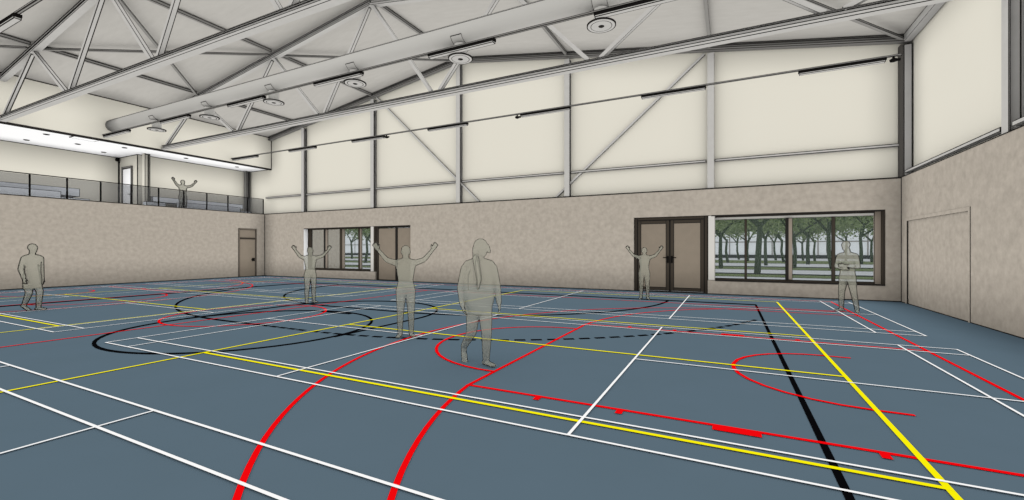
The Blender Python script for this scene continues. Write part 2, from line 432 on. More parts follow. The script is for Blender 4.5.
# ------------------------------------------------------------------ duct, diffusers, lights
DY, DZ, DR = 10.1, 7.62, .28
T = empty('ventilation_duct', (XBH, DY, DZ), 'long round grey ventilation duct running from the bulkhead', 'duct')
bm = bmesh.new(); xs_ = [XBH+.02, 4.9]
tube(bm, [(.02, 0, 0), (4.9-XBH, 0, 0)], DR, 40)
link('duct_pipe', bm, 'duct', T, False)
for p in T.children[0].data.polygons: p.use_smooth = len(p.vertices) == 4
for ang, nm in ((120.5-6, 'u'), (-59.5-3, 'l'), (120.5+22, 'm')):
    a = math.radians(ang); yy, zz = math.cos(a)*(DR+.002), math.sin(a)*(DR+.002)
    bm = bmesh.new(); tube(bm, [(.02, yy, zz), (4.9-XBH, yy, zz)], .008, 6); link('duct_seam', bm, 'ink', T)
for x in (-22.48, -18.5, -14.56, -10.59, -6.63, -2.69):
    d = .0011*math.hypot(x, DY); bm = bmesh.new(); n = 20
    xs2 = [(-.18, 'i'), (-.18+d, 'g'), (.18-d, 'i'), (.18, 'i')]
    rows_ = [[bm.verts.new((x-XBH+q, math.cos(math.radians(205+k*95/n))*(DR+.006), math.sin(math.radians(205+k*95/n))*(DR+.006))) for k in range(n+1)] for q, _ in xs2]
    for a in range(3):
        for k in range(n):
            f = bm.faces.new((rows_[a][k], rows_[a+1][k], rows_[a+1][k+1], rows_[a][k+1])); f.material_index = 0 if a == 1 and 0 < k < n else 1
    link('saddle_collar', bm, ['duct', 'ink'], T)
ords = ['nearest the balcony', 'second from the balcony', 'third from the balcony', 'third from the right', 'beside the ridge column', 'nearest and largest in view']
for i, x in enumerate((-22.48, -18.5, -14.56, -10.59, -6.63, -2.69)):
    d = .0007*math.hypot(x, DY)
    T = empty('ceiling_diffuser', (x, DY-.02, 6.93), 'round ceiling air diffuser hanging below the duct, ' + ords[i], 'diffuser', 'round air diffusers under the duct')
    bm = bmesh.new()
    lathe(bm, [(.335, .0), (.34, .03, 1), (.34-d*1.4, .032, 1), (.3, .05), (.17, .06), (.17, .055)], seg=36)
    lathe(bm, [(.34, -.001, 1), (.34-2*d-.01, -.004, 1), (.25, -.006, 0), (.25-2*d, -.007, 1), (.07, -.009, 0), (.05, -.012, 1), (.02, -.014, 1)][::1], seg=36)
    disc = link('diffuser_disc', bm, ['steel', 'ink'], T)
    bm = bmesh.new(); lathe(bm, [(.165, .055), (.17, .06, 1), (.17, .06+1.6*d, 1), (.17, .385, 0)], seg=28)
    link('neck', bm, ['duct', 'ink'], T)
    for a_ in (1,):
        bm = bmesh.new(); lathe(bm, [(.012, -.02), (.06, -.016), (.06, -.009), (.01, -.009)], seg=16); link('centre_cap', bm, 'ink', disc)

bars = [-26.36+4.67*0, -21.34, -16.66, -12.02, -7.44, -2.76, 1.88]
rows = [(15.67, 7.1, 'far'), (9.74, 7.1, 'middle'), (3.84, 7.1, 'near')]
bn = ['nearest the balcony', 'second from the balcony', 'third from the balcony', 'near the ridge', 'third from the right', 'second from the right', 'nearest the right wall']
for ry, rz, rn in rows:
    x0 = XBH+.02; x1 = 4.3
    o = inked_box('lighting_track', x0, x1, ry-.035, ry+.035, rz-.02, rz+.03, 'steel_mid', .022)
    tag(o, 'thin straight lighting track, %s row across the hall' % rn, 'light track')
    for i, bx in enumerate(bars):
        if rn == 'near' and i not in (2, 3): continue
        if rn == 'middle' and i > 5: continue
        if rn == 'near': bx -= .0
        T = empty('ceiling_light', (bx, ry, rz-.12), 'black linear ceiling light on the %s track, %s' % (rn, bn[i]), 'light', 'linear lights on the %s track' % rn)
        bm = bmesh.new(); box(bm, 0, 2.08 if i else 2.3, -.07, .07, .03, .098); hs = link('housing', bm, 'black', T)
        bm = bmesh.new(); box(bm, .02, 2.06 if i else 2.28, -.065, .065, -.02, .028); ink(bm, .016); link('lens', bm, ['steel', 'ink'], hs)
for x, t in ((-14.45, 'left of the ridge column'), (-7.6, 'right of the ridge column'), (4.12, 'beside the right corner column')):
    T = empty('ceiling_sensor', (x, 15.67, 6.97), 'small black sensor under the far lighting track, ' + t, 'sensor', 'sensors on the far lighting track')
    bm = bmesh.new(); lathe(bm, [(.03, -.04), (.08, -.02), (.09, .03), (.04, .06), (.02, .108)], seg=16); link('sensor_body', bm, 'black', T, True)
    bm = bmesh.new(); box(bm, .07, .15, -.03, .03, -.02, .04); link('sensor_arm', bm, 'black', T)

# balcony soffit fittings
dl = [(-29.87, 8.14, 'first of the rear row'), (-27.63, 8.15, 'front row, left'), (-28.77, 9.59, 'between the two rows'), (-29.93, 11.01, 'by the white door'), (-27.65, 11.0, 'front row, above the dark railing post'), (-27.69, 13.83, 'above the cheering figure'), (-27.73, 16.72, 'farthest, by the window wall')]
for x, y, t in dl:
    bm = bmesh.new(); lathe(bm, [(.05, .02), (.07, .0), (.1, -.005), (.11, .012)], (x, y, ZS-.012), 18)
    tag(link('downlight', bm, 'ink'), 'small dark round downlight in the white soffit, ' + t, 'downlight', 'downlights in the balcony soffit')
T = empty('ceiling_grille', (-27.0, 9.25, ZS), 'flat rectangular air grille in the white balcony soffit', 'grille')
bm = bmesh.new(); box(bm, -.3, .3, -.45, .45, -.03, .004); ink(bm, .03); link('grille_frame', bm, ['white', 'ink'], T)
bm = bmesh.new(); lathe(bm, [(.03, .0), (.09, .03), (.1, .12), (.06, .2)], (-30.85, 11.95, ZS-.24), 16)
tag(link('ceiling_loudspeaker', bm, 'black'), 'small black loudspeaker in the balcony ceiling corner', 'loudspeaker')

# ------------------------------------------------------------------ balcony railing, benches, door
T = empty('glass_railing', (XL-.12, 0, ZM-.01), 'smoked glass balcony railing with thin black posts and top rail', 'railing')
py = [4.9+1.183*i for i in range(-6, 12)]; py = [y for y in py if y < 17.9]
py = [7.44-1.182*k for k in range(8, 0, -1)]+[7.44+1.182*k for k in range(9)]+[17.93]
for i, y in enumerate(py):
    bm = bmesh.new(); box(bm, -.02, .02, y-.028, y+.028, 0, .97); link('post', bm, 'black', T)
    if i < len(py)-1:
        bm = bmesh.new(); box(bm, -.006, .006, y+.03, py[i+1]-.03, .04, .94); link('glass_panel', bm, 'rail_glass', T)
bm = bmesh.new(); box(bm, -.025, .025, py[0], py[-1], .955, .99); link('top_rail', bm, 'black', T)
bm = bmesh.new(); box(bm, -.02, .02, py[0], py[-1], 0, .03); link('bottom_rail', bm, 'black', T)

def bleacher(loc, label, tiers, steps):
    T = empty('bleacher', loc, label, 'bleacher')
    for k, (x0, x1, y0, y1, z0, z1) in enumerate(tiers):
        bm = bmesh.new(); box(bm, x0, x1, y0, y1, z0, z1); ink(bm, .022)
        link('seating_tier', bm, ['bench', 'ink'], T)
    for (x0, x1, y0, y1, z0, z1) in steps:
        bm = bmesh.new(); box(bm, x0, x1, y0, y1, z0, z1); ink(bm, .022); link('step', bm, ['bench', 'ink'], T)
bleacher((-29.2, 7, 3.7), 'pale two-tier bleacher bench on the balcony nearer the camera',
         [(.2, .9, -6, 1.85, 0, .74), (-.7, .19, -6, 2.75, .62, 1.02)], [(-.6, .19, -6, 2.6, 0, .45), (.2, .7, 1.86, 2.95, 0, .5)])
bleacher((-28.2, 14.5, 3.7), 'pale two-tier bleacher bench on the balcony beside the window wall',
         [(.02, .45, -.9, 2.45, 0, .66), (-.52, .0, -2.05, 2.9, .6, .9)], [(-.5, .0, -2.0, 2.85, 0, .4), (.02, .4, -2.5, -1.6, 0, .56), (.02, .35, 2.47, 3.2, 0, .45)])

def part(name, b, m, w, T):
    bm = bmesh.new(); box(bm, *b)
    if w: ink(bm, w)
    return link(name, bm, [m, 'ink'], T)

def door_empty(n, loc):
    o = D.objects.new('door_%d' % n, None); COL.objects.link(o); o.location = loc; o['kind'] = 'structure'; return o
def win_empty(n, loc):
    o = D.objects.new('window_%d' % n, None); COL.objects.link(o); o.location = loc; o['kind'] = 'structure'; return o

# balcony door (in the jog wall, facing the camera)
T = door_empty(1, (-30.0, 12.09, 3.7))
part('frame', (-.62, -.52, -.06, .0, 0, 2.62), 'steel_mid', .02, T); part('frame', (.42, .52, -.06, .0, 0, 2.62), 'steel_mid', .02, T)
part('frame', (-.52, .42, -.06, .0, 2.52, 2.62), 'steel_mid', .02, T)
lf = part('door_leaf', (-.5, .4, -.03, .0, 0, 2.5), 'white', .02, T)
bm = bmesh.new(); tube(bm, [(.3, -.03, 1.05), (.3, -.09, 1.05), (.2, -.09, 1.05)], .018, 8); link('handle', bm, 'black', lf)

# left wall door with transom
T = door_empty(2, (XL, 16.83, 0))
w = .015
part('frame', (-.08, .02, -.57, -.49, 0, 3.0), 'frame_md', .014, T); part('frame', (-.08, .02, .5, .58, 0, 3.0), 'frame_md', .014, T)
part('frame', (-.08, .02, -.49, .5, 2.92, 3.0), 'frame_md', .014, T); part('frame', (-.08, .02, -.49, .5, 2.34, 2.42), 'frame', .01, T)
part('transom_panel', (-.06, -.02, -.49, .5, 2.42, 2.92), 'leaf', .01, T)
lf = part('door_leaf', (-.06, -.01, -.48, .49, .02, 2.34), 'leaf', .014, T)
bm = bmesh.new(); box(bm, .0, .03, .28, .44, .96, 1.16); tube(bm, [(.0, .36, 1.06), (.07, .36, 1.06), (.07, .2, 1.06)], .02, 8); link('handle', bm, 'black', lf)

# pairs of doors in the window wall
def double_door(n, x0, x1, handles, fw=.12):
    T = door_empty(n, ((x0+x1)/2, YB+.1, 0)); h = (x1-x0)/2
    part('frame', (-h, -h+fw, 0, .1, 0, 2.97), 'frame', .018, T); part('frame', (h-fw, h, 0, .1, 0, 2.97), 'frame', .018, T)
    part('frame', (-h+fw, h-fw, 0, .1, 2.85, 2.97), 'frame', .018, T)
    part('threshold', (-h+fw, h-fw, -.05, .1, 0, .04), 'ink', 0, T)
    part('rebate', (-.05, .05, .091, .1, .04, 2.85), 'ink', 0, T); part('rebate', (-h+fw, h-fw, .091, .1, 2.78, 2.85), 'ink', 0, T)
    for q in (-1, 1): part('rebate', (min(q*(h-fw), q*(h-fw-.05)), max(q*(h-fw), q*(h-fw-.05)), .091, .1, .04, 2.78), 'ink', 0, T)
    for s in (-1, 1):
        a, b = (-h+fw+.01, -.015) if s < 0 else (.015, h-fw-.01)
        bm = bmesh.new()
        st = .13
        for bb in ((a, a+st, .04, .09, .05, 2.84), (b-st, b, .04, .09, .05, 2.84), (a+st, b-st, .04, .09, .05, .05+st), (a+st, b-st, .04, .09, 2.84-st, 2.84)): box(bm, *bb)
        ink(bm, .014)
        lf = link('door_leaf', bm, ['frame', 'ink'], T)
        part('leaf_panel', (a+st, b-st, .055, .08, .05+st, 2.84-st), 'leaf', .012, lf)
        if handles:
            hx = (b-.06) if s < 0 else (a+.06)
            bm = bmesh.new(); box(bm, hx-.035, hx+.035, .015, .039, 1.15, 1.42); tube(bm, [(hx, .03, 1.36), (hx, -.05, 1.36), (hx+s*.17, -.05, 1.36)], .018, 8)
            link('handle', bm, 'black', lf)
double_door(3, -3.46, -.72, True)
T = door_empty(4, (-16.12, YB+.1, 0))
part('frame', (-1.25, -1.14, 0, .1, 0, 2.97), 'frame', .018, T); part('frame', (1.12, 1.2, 0, .1, 0, 2.97), 'ink', 0, T)
part('frame', (-1.14, 1.12, 0, .1, 2.86, 2.97), 'ink', 0, T); part('frame', (.09, .2, 0, .1, 0, 2.86), 'ink', 0, T)
part('door_leaf', (-1.13, .08, .04, .08, .03, 2.85), 'leaf', .02, T); part('door_leaf', (.21, 1.11, .04, .08, .03, 2.85), 'leaf', .02, T)
part('threshold', (-1.14, 1.12, -.05, .1, 0, .03), 'ink', 0, T)

# storage door flush in the right wall
T = door_empty(5, (XR, 15.55, 0))
part('frame', (-.014, .1, -2.03, -1.95, 0, 2.65), 'masonry', .024, T); part('frame', (-.014, .1, 1.90, 2.03, 0, 2.65), 'masonry', .038, T)
part('frame', (-.014, .1, -1.95, 1.90, 2.56, 2.65), 'masonry', .03, T)
part('door_leaf', (.03, .08, -1.95, 1.90, .01, 2.56), 'masonry', .022, T)

# windows
T = win_empty(1, (2.0, YB+.28, 0))
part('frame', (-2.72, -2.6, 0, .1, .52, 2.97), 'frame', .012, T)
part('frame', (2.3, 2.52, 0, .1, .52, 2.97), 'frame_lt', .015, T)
part('frame', (-2.6, 2.3, 0, .1, 2.9, 2.97), 'frame', .012, T); part('frame', (-2.6, 2.3, 0, .1, .52, .6), 'frame', .014, T)
part('blind_box', (-2.6, 2.3, .02, .09, 2.8, 2.9), 'trimlt', .012, T)
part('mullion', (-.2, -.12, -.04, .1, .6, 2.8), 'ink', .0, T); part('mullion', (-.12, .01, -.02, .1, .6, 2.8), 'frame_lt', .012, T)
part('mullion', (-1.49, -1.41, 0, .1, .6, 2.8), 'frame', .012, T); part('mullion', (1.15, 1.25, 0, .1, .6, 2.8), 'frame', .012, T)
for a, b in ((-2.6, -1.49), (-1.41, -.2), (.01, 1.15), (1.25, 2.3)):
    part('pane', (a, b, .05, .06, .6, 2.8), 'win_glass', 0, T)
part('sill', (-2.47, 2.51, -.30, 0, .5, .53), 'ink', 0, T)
part('jamb', (2.47, 2.515, -.27, 0, .53, 2.97), 'frame', .012, T)
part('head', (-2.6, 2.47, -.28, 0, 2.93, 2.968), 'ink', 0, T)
T = win_empty(2, (-20.2, YB+.28, 0))
part('frame', (-2.92, -2.62, 0, .1, .47, 2.97), 'frame', .02, T)
part('frame', (-2.62, 2.8, 0, .1, 2.88, 2.97), 'frame', .015, T); part('frame', (-2.62, 2.8, 0, .1, .47, .58), 'frame', .015, T)
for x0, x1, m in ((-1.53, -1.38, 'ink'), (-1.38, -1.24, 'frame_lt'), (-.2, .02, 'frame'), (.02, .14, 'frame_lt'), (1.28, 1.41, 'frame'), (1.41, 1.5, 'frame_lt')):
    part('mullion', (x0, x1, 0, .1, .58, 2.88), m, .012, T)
for a, b in ((-2.62, -1.53), (-1.24, -.2), (.14, 1.28), (1.5, 2.8)):
    part('pane', (a, b, .05, .06, .58, 2.88), 'win_glass', 0, T)
part('jamb', (-2.94, -2.92, -.27, .1, .48, 2.95), 'white', 0, T)  # thin white lining: bright light on the left reveal put into colour
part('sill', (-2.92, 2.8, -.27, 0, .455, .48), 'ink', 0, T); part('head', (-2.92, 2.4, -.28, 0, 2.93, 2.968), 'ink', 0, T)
# light square columns standing on the low walls beside the doors
for x0, x1, z0, t in ((-.715, -.47, .522, 'beside the double door and wide window'), (-17.72, -17.48, .472, 'beside the left-hand doors and small window')):
    o = inked_box('square_column', x0, x1, YB+.01, YB+.24, z0, 2.965, 'trimlt', .014)
    tag(o, 'pale square column standing on the low wall ' + t, 'column')
o = inked_box('wall_pier', -17.47, -17.38, YB+.0, YB+.3, .472, 2.965, 'frame', .012); struct(o); o.name = 'trim_18'

# ------------------------------------------------------------------ outside
bm = bmesh.new(); box(bm, -260, 160, YB+.5, 190, -.35, -.05); struct(link('ground_outside', bm, 'paving'))
def strip(n, cat, label, m, x0, x1, y0, y1, h=.04):
    bm = bmesh.new(); box(bm, x0, x1, y0, y1, -.05, h-.05); o = link(n, bm, m); o['kind'] = 'structure'; return o
for k, (y0, y1) in enumerate(((25.0, 27.3), (31.5, 34.2), (43.5, 49), (64, 80))):
    strip('ground_lawn', '', '', 'lawn', -120, 70, y0, y1)
    if k < 3: strip('ground_kerb', '', '', 'kerb', -120, 70, y1, y1+.25+.1*k, .1)
strip('ground_planting', '', '', 'brown', 22, 90, 60, 64, .3)
strip('ground_kerb', '', '', 'kerb', -180, 110, 104, 106, .7)
bm = bmesh.new(); box(bm, -26.9, -21.9, 19.8, 20.0, -.05, 4.2); struct(link('wall_lobby', bm, 'masonry'))
# long pale building closing the view
T = empty('office_building', (-20, 125, -.05), 'long pale grey building far beyond the trees', 'building')
bm = bmesh.new(); box(bm, -170, 110, 0, 10, 0, 22); link('wall', bm, 'facade', T)
for z in (3.6, 8): part('floor_band', (-170, 110, -.1, 0, z, z+.25), 'steel_mid', 0, T)
for k in range(30):
    x = -168+k*9.4; part('joint', (x, x+.25, -.08, 0, 0, 22), 'steel_mid', 0, T)

def limb(bm, p, d, L, r, lvl, ends):
    q = p+d*L; mid = p+d*L*.5+Vector((random.uniform(-.1, .1), random.uniform(-.1, .1), 0))*L*.5
    tube(bm, [p, mid, q], [r, r*.85, r*.7], 7)
    ends.append((q, lvl))
    if lvl < 3:
        for k in range(3 if lvl < 2 else 2):
            a = random.uniform(0, 2*PI); t = random.uniform(.45, .95)
            nd = (d*t+Vector((math.cos(a+k*2.1), math.sin(a+k*2.1), random.uniform(.1, .5)))*.9).normalized()
            limb(bm, q-d*L*.08, nd, L*random.uniform(.6, .8), r*.6, lvl+1, ends)
def tree_meshes(seed):
    random.seed(seed)
    bm = bmesh.new(); ends = []
    limb(bm, Vector((0, 0, -.1)), Vector((random.uniform(-.1, .1), 0, 1)).normalized(), 2.5, .145, 0, ends)
    bmt = bm
    bl = bmesh.new()
    for q, l in ends:
        if l < 1: continue
        for k in range(95 if l > 1 else 60):
            c = q+Vector((random.gauss(0, .72), random.gauss(0, .72), random.gauss(.15, .42)))
            n = Vector((random.gauss(0, 1), random.gauss(0, 1), random.gauss(0, 1))).normalized()
            s = n.orthogonal().normalized()*random.uniform(.07, .16); t = n.cross(s)*random.uniform(.6, 1)
            bl.faces.new([bl.verts.new(c+s), bl.verts.new(c+t), bl.verts.new(c-s), bl.verts.new(c-t)])
    a = D.meshes.new('trunk'); bmt.to_mesh(a); bmt.free(); a.materials.append(M['bark'])
    b = D.meshes.new('crown'); bl.to_mesh(b); bl.free(); b.materials.append(M['foliage'])
    return a, b
TM = [tree_meshes(s) for s in (3, 11, 23)]
def at(u, v):
    """a ground point seen at that place in the photograph"""
    Z = 434.26*EYE/(v-250); xr = (u-512)/434.26*Z
    return (-.4472*Z+.8944*xr, .8944*Z+.4472*xr)
tl = [(757, 274, 1.15, 'large tree with a thick leaning trunk left of the window mullion'), (721, 268, 1, 'tree beside the pale square column'), (833, 269, 1.1, 'tree behind the right-hand thin mullion'),
      (861, 264, 1.1, 'tree right of the standing figure'), (794, 268, 1, 'tree behind the thick mullion'), (728, 262.5, 1, 'slim tree behind the left pane'), (766, 265, 1, 'tree just right of the thick leaning one'),
      (748, 261, 1, 'far tree seen past the thin left mullion'), (784, 262, 1, 'far tree left of the thick mullion'), (803, 260.3, .95, 'small far tree right of the thick mullion'), (815, 261, .95, 'small forked tree in the third pane'),
      (776, 260, 1, 'far tree in the middle of the second pane'), (846, 260.5, 1, 'far tree directly behind the standing figure'), (872, 262, 1, 'tree at the right end of the wide window'),
      (365, 262.5, 1, 'tree seen through the small window, nearest the pale column'), (352, 258.5, 1.1, 'tree seen through the small window, left of the mullion'), (372, 259, 1, 'tree beside the doors, behind the pale column'), (739, 259.3, 1, 'farthest tree on the left of the wide window'), (808, 264, 1.15, 'tree arching over the third pane'), (700, 263, 1.2, 'tree behind the double door'), (888, 266, 1.2, 'tree past the right end of the wide window')]
for i, (u, v, s, t) in enumerate(tl):
    x, y = at(u, v)
    T = empty('tree', (x, y, -.05), t, 'tree', 'trees outside the windows', random.uniform(0, 6.28)); s *= 1.32; T.scale = (s, s, s)
    a, b = TM[i % 3]
    for nm, me in (('trunk', a), ('crown', b)):
        o = D.objects.new(nm, me); COL.objects.link(o); o.parent = T

# ------------------------------------------------------------------ people (translucent scale figures with a drawn contour)
def ball(bm, c, r, rot=None):
    m = Matrix.Translation(Vector(c))
    if rot: m = m @ rot
    s = Matrix.Diagonal((*(r if isinstance(r, tuple) else (r, r, r)), 1))
    bmesh.ops.create_icosphere(bm, subdivisions=3, radius=1, matrix=m @ s)
def limb_(bm, pts, rs):
    """tapered limb through the joints, rounded at each"""
    n = []; rr = []
    for i in range(len(pts)-1):
        a, b = Vector(pts[i]), Vector(pts[i+1])
        for k in range(5):
            t = k/5; n.append(a.lerp(b, t)); rr.append(rs[i]*(1-t)+rs[i+1]*t)
    n.append(Vector(pts[-1])); rr.append(rs[-1]); tube(bm, n, rr, 14)
    for p, r in zip(pts, rs): ball(bm, p, r*.99)
def hand(bm, w, d, side, palm_n, curl=.25):
    """palm, four unequal fingers and a thumb, from the wrist w along d"""
    w, d, pn = Vector(w), Vector(d).normalized(), Vector(palm_n).normalized()
    s = d.cross(pn).normalized()*side; pn = s.cross(d)*side
    rot = Matrix((s, pn, d)).transposed().to_4x4()
    ball(bm, w+d*.05, (.040, .017, .055), rot)
    for k, (o, L) in enumerate(((-.030, .066), (-.010, .078), (.010, .074), (.029, .058))):
        a = w+d*.085+s*o; sp = s*(o*.9)
        b = a+(d*L*.5+sp*.35+pn*curl*L*.2); c = b+(d*L*.42+sp*.25+pn*curl*L*.7)
        limb_(bm, [a-d*.02, a, b, c], [.0098, .0096, .0088, .0072])
    a = w+d*.028-s*.034; b = a+(-s*.03+d*.028+pn*.008); c = b+(-s*.010+d*.03+pn*.01)
    limb_(bm, [a, b, c], [.013, .0105, .0085])
def head(bm, c, face, hair=0):
    """c = centre of the skull, face = direction looked at"""
    c, f = Vector(c), Vector(face).normalized(); up = Vector((0, 0, 1)); s = f.cross(up).normalized(); u = s.cross(f)
    R = Matrix((s, f, u)).transposed().to_4x4()
    ball(bm, c+u*.02, (.076, .096, .098), R); ball(bm, c+f*.02-u*.055, (.058, .070, .070), R)
    ball(bm, c+f*.052-u*.098, (.030, .026, .022), R)
    limb_(bm, [c+f*.086+u*.012, c+f*.106-u*.026], [.010, .014])                     # nose
    for q in (-1, 1):
        ball(bm, c+f*.081+s*.031*q+u*.008, (.014, .011, .010), R)                   # eye
        limb_(bm, [c+f*.088+s*.014*q+u*.026, c+f*.076+s*.048*q+u*.026], [.009, .008])   # brow
        ball(bm, c+s*.079*q-u*.012-f*.005, (.012, .022, .032), R)                   # ear
    ball(bm, c+f*.086-u*.060, (.026, .010, .009), R)                                 # mouth
    ball(bm, c-f*.012+u*.034, (.083, .098, .094), R)                                 # hair cap
def foot(bm, ank, d):
    a, d = Vector(ank), Vector(d).normalized(); s = d.cross(Vector((0, 0, 1))).normalized(); u = Vector((0, 0, 1))
    R = Matrix((s, d, s.cross(d))).transposed().to_4x4()
    z = Vector((a.x, a.y, a.z-.065))
    ball(bm, a+Vector((0, 0, -.03)), (.042, .05, .05), R); ball(bm, z+d*.07, (.044, .115, .032), R); ball(bm, z+d*.15-u*.004, (.046, .058, .026), R); ball(bm, z-d*.04, (.038, .045, .034), R)
def loft(bm, secs, n=28):
    """elliptical sections (z, cx, cy, rx, ry), bottom to top, interpolated smoothly"""
    P = []
    for i in range(len(secs)-1):
        a0, a, b, b0 = secs[max(i-1, 0)], secs[i], secs[i+1], secs[min(i+2, len(secs)-1)]
        for q in range(5):
            t = q/5; P.append([.5*((2*x1)+(-x0+x2)*t+(2*x0-5*x1+4*x2-x3)*t*t+(-x0+3*x1-3*x2+x3)*t**3) for x0, x1, x2, x3 in zip(a0, a, b, b0)])
    P.append(list(secs[-1])); rings = []
    for z, cx, cy, rx, ry in P: rings.append([bm.verts.new((cx+rx*math.cos(2*PI*k/n), cy+ry*math.sin(2*PI*k/n), z)) for k in range(n)])
    for A, B in zip(rings, rings[1:]):
        for k in range(n): bm.faces.new((A[k], A[(k+1) % n], B[(k+1) % n], B[k]))
    bm.faces.new(rings[0][::-1]); bm.faces.new(rings[-1])
def torso(bm, k=1.0, w=1.0):
    loft(bm, [(.80*k, 0, .01, .12, .09), (.88*k, 0, .01, .165*w, .115), (.96*k, 0, .0, .160*w, .108), (1.07*k, 0, -.005, .137*w, .096), (1.18*k, 0, -.005, .150*w, .106), (1.30*k, 0, 0, .172*w, .112), (1.38*k, 0, .005, .178*w, .10), (1.44*k, 0, .01, .14*w, .07), (1.475*k, 0, .01, .07, .055)])
    limb_(bm, [(-.165*w, .01, 1.415*k), (0, .015, 1.46*k), (.165*w, .01, 1.415*k)], [.054, .056, .054])
    limb_(bm, [(0, .015, 1.42*k), (0, .002, 1.56*k)], [.062, .053])
    return
def finish(name, bm, voxel=.0085, it=4):
    me = D.meshes.new(name); bm.to_mesh(me); bm.free(); o = D.objects.new(name, me); COL.objects.link(o)
    r = o.modifiers.new('r', 'REMESH'); r.mode = 'VOXEL'; r.voxel_size = voxel
    s = o.modifiers.new('s', 'SMOOTH'); s.iterations = it; s.factor = .5
    dg = bpy.context.evaluated_depsgraph_get(); out = D.meshes.new_from_object(o.evaluated_get(dg)); D.objects.remove(o)
    out.materials.clear(); out.materials.append(M['fig'])
    for p in out.polygons: p.use_smooth = True
    return out
def contour(me, view, rad, minlen=.45):
    """the line where the body turns away from the given side, as a thin dark cord"""
    bm = bmesh.new(); bm.from_mesh(me); bmesh.ops.triangulate(bm, faces=bm.faces); bm.normal_update()
    v = Vector(view).normalized()
    n0 = {x.index: x.normal.copy() for x in bm.verts}
    g = {x.index: (n0[x.index]+sum((n0[e.other_vert(x).index] for e in x.link_edges), Vector())*.8).dot(v)+1e-7 for x in bm.verts}
    P, adj = {}, {}
    for f in bm.faces:
        h = []
        for e in f.edges:
            a, b = e.verts; ga, gb = g[a.index], g[b.index]
            if ga*gb < 0:
                P[e.index] = a.co.lerp(b.co, ga/(ga-gb)); h.append(e.index)
        if len(h) == 2: adj.setdefault(h[0], []).append(h[1]); adj.setdefault(h[1], []).append(h[0])
    bm.free(); out = bmesh.new(); seen = set()
    for k in P:
        if k in seen: continue
        loop = [k]; seen.add(k); cur = k
        while True:
            nx = [j for j in adj.get(cur, []) if j not in seen]
            if not nx: break
            cur = nx[0]; seen.add(cur); loop.append(cur)
        pts = [P[i] for i in loop]
        L = sum((pts[i]-pts[i-1]).length for i in range(1, len(pts)))
        if L < minlen: continue
        res = [pts[0]]; acc = 0
        for i in range(1, len(pts)):
            acc += (pts[i]-pts[i-1]).length
            if acc > .014: res.append(pts[i]); acc = 0
        n = len(res)
        if n < 8: continue
        for _ in range(2): res = [(res[i-1]+res[i]*2+res[(i+1) % n])/4 for i in range(n)]
        closed = (res[0]-res[-1]).length < .06
        tube(out, res, rad, 5, closed)
    return out
def cheering():
    bm = bmesh.new(); torso(bm)
    head(bm, (0, 0, 1.62), (0, -1, -.05))
    for s in (-1, 1):
        limb_(bm, [(s*.175, .01, 1.41), (s*.345, -.10, 1.475), (s*.50, -.15, 1.665)], [.055, .043, .028])
        hand(bm, (s*.50, -.15, 1.665), (s*.10, 0, .17), s, (0, -1, .1))
        limb_(bm, [(s*.085, .0, .88), (s*.098, -.02, .50), (s*.105, .01, .09)], [.098, .062, .043])
        limb_(bm, [(s*.1, .012, .40), (s*.104, .018, .30)], [.056, .055])
        foot(bm, (s*.105, .01, .098), (s*.25, -1, 0))
    return finish('cheering_body', bm)
def coat_walker():
    bm = bmesh.new(); torso(bm, 1.03, 1.06)
    head(bm, (0, -.01, 1.70), (0, -1, -.05))
    limb_(bm, [(0, .015, 1.44), (0, .0, 1.62)], [.064, .055])
    loft(bm, [(.60, 0, 0, .195, .14), (.72, 0, 0, .2, .138), (.85, 0, 0, .195, .13), (1.0, 0, 0, .18, .122), (1.15, 0, 0, .175, .12), (1.3, 0, 0, .19, .122), (1.43, 0, .005, .195, .10), (1.5, 0, .01, .14, .07), (1.53, 0, .01, .06, .05)])
    limb_(bm, [(-.2, 0, 1.43), (-.262, .02, 1.15), (-.275, -.08, .90)], [.062, .052, .036]); hand(bm, (-.275, -.08, .90), (-.01, -.12, -.9), -1, (1, 0, 0), .6)
    limb_(bm, [(.2, 0, 1.43), (.262, .05, 1.13), (.285, .04, .84)], [.062, .052, .036]); hand(bm, (.285, .04, .84), (.01, 0, -1), 1, (-1, 0, 0), .6)
    limb_(bm, [(.07, 0, .88), (.075, -.12, .50), (.06, -.10, .09)], [.098, .065, .044]); foot(bm, (.06, -.10, .098), (.1, -1, 0))
    limb_(bm, [(-.09, .02, .88), (-.085, .0, .48), (-.06, .16, .17)], [.098, .065, .044]); foot(bm, (-.06, .17, .17), (.0, -1, -.55))
    return finish('coat_body', bm)
def folded():
    bm = bmesh.new(); torso(bm, 1.07, 1.08)
    loft(bm, [(.86, 0, .01, .17, .12), (.98, 0, .0, .175, .12), (1.14, 0, 0, .165, .115), (1.3, 0, 0, .185, .122), (1.46, 0, .005, .19, .105), (1.54, 0, .01, .12, .07), (1.57, 0, .01, .06, .05)])
    head(bm, (-.03, -.02, 1.77), (-.3, -1, -.1)); limb_(bm, [(0, .015, 1.5), (-.02, .0, 1.68)], [.066, .056])
    for s in (-1, 1):
        limb_(bm, [(s*.19, 0, 1.49), (s*.25, -.02, 1.22), (s*.02, -.20, 1.20+.04*s)], [.064, .054, .034]); hand(bm, (s*.02, -.20, 1.20+.04*s), (-s, -.05, .1), s, (0, 1, 0), .5)
    limb_(bm, [(-.085, 0, .94), (-.125, -.03, .53), (-.15, .01, .09)], [.105, .068, .046]); foot(bm, (-.15, .01, .098), (-.35, -1, 0))
    limb_(bm, [(.085, 0, .94), (.155, -.02, .53), (.20, .05, .09)], [.105, .068, .046]); foot(bm, (.20, .05, .098), (.5, -1, 0))
    return finish('folded_body', bm)
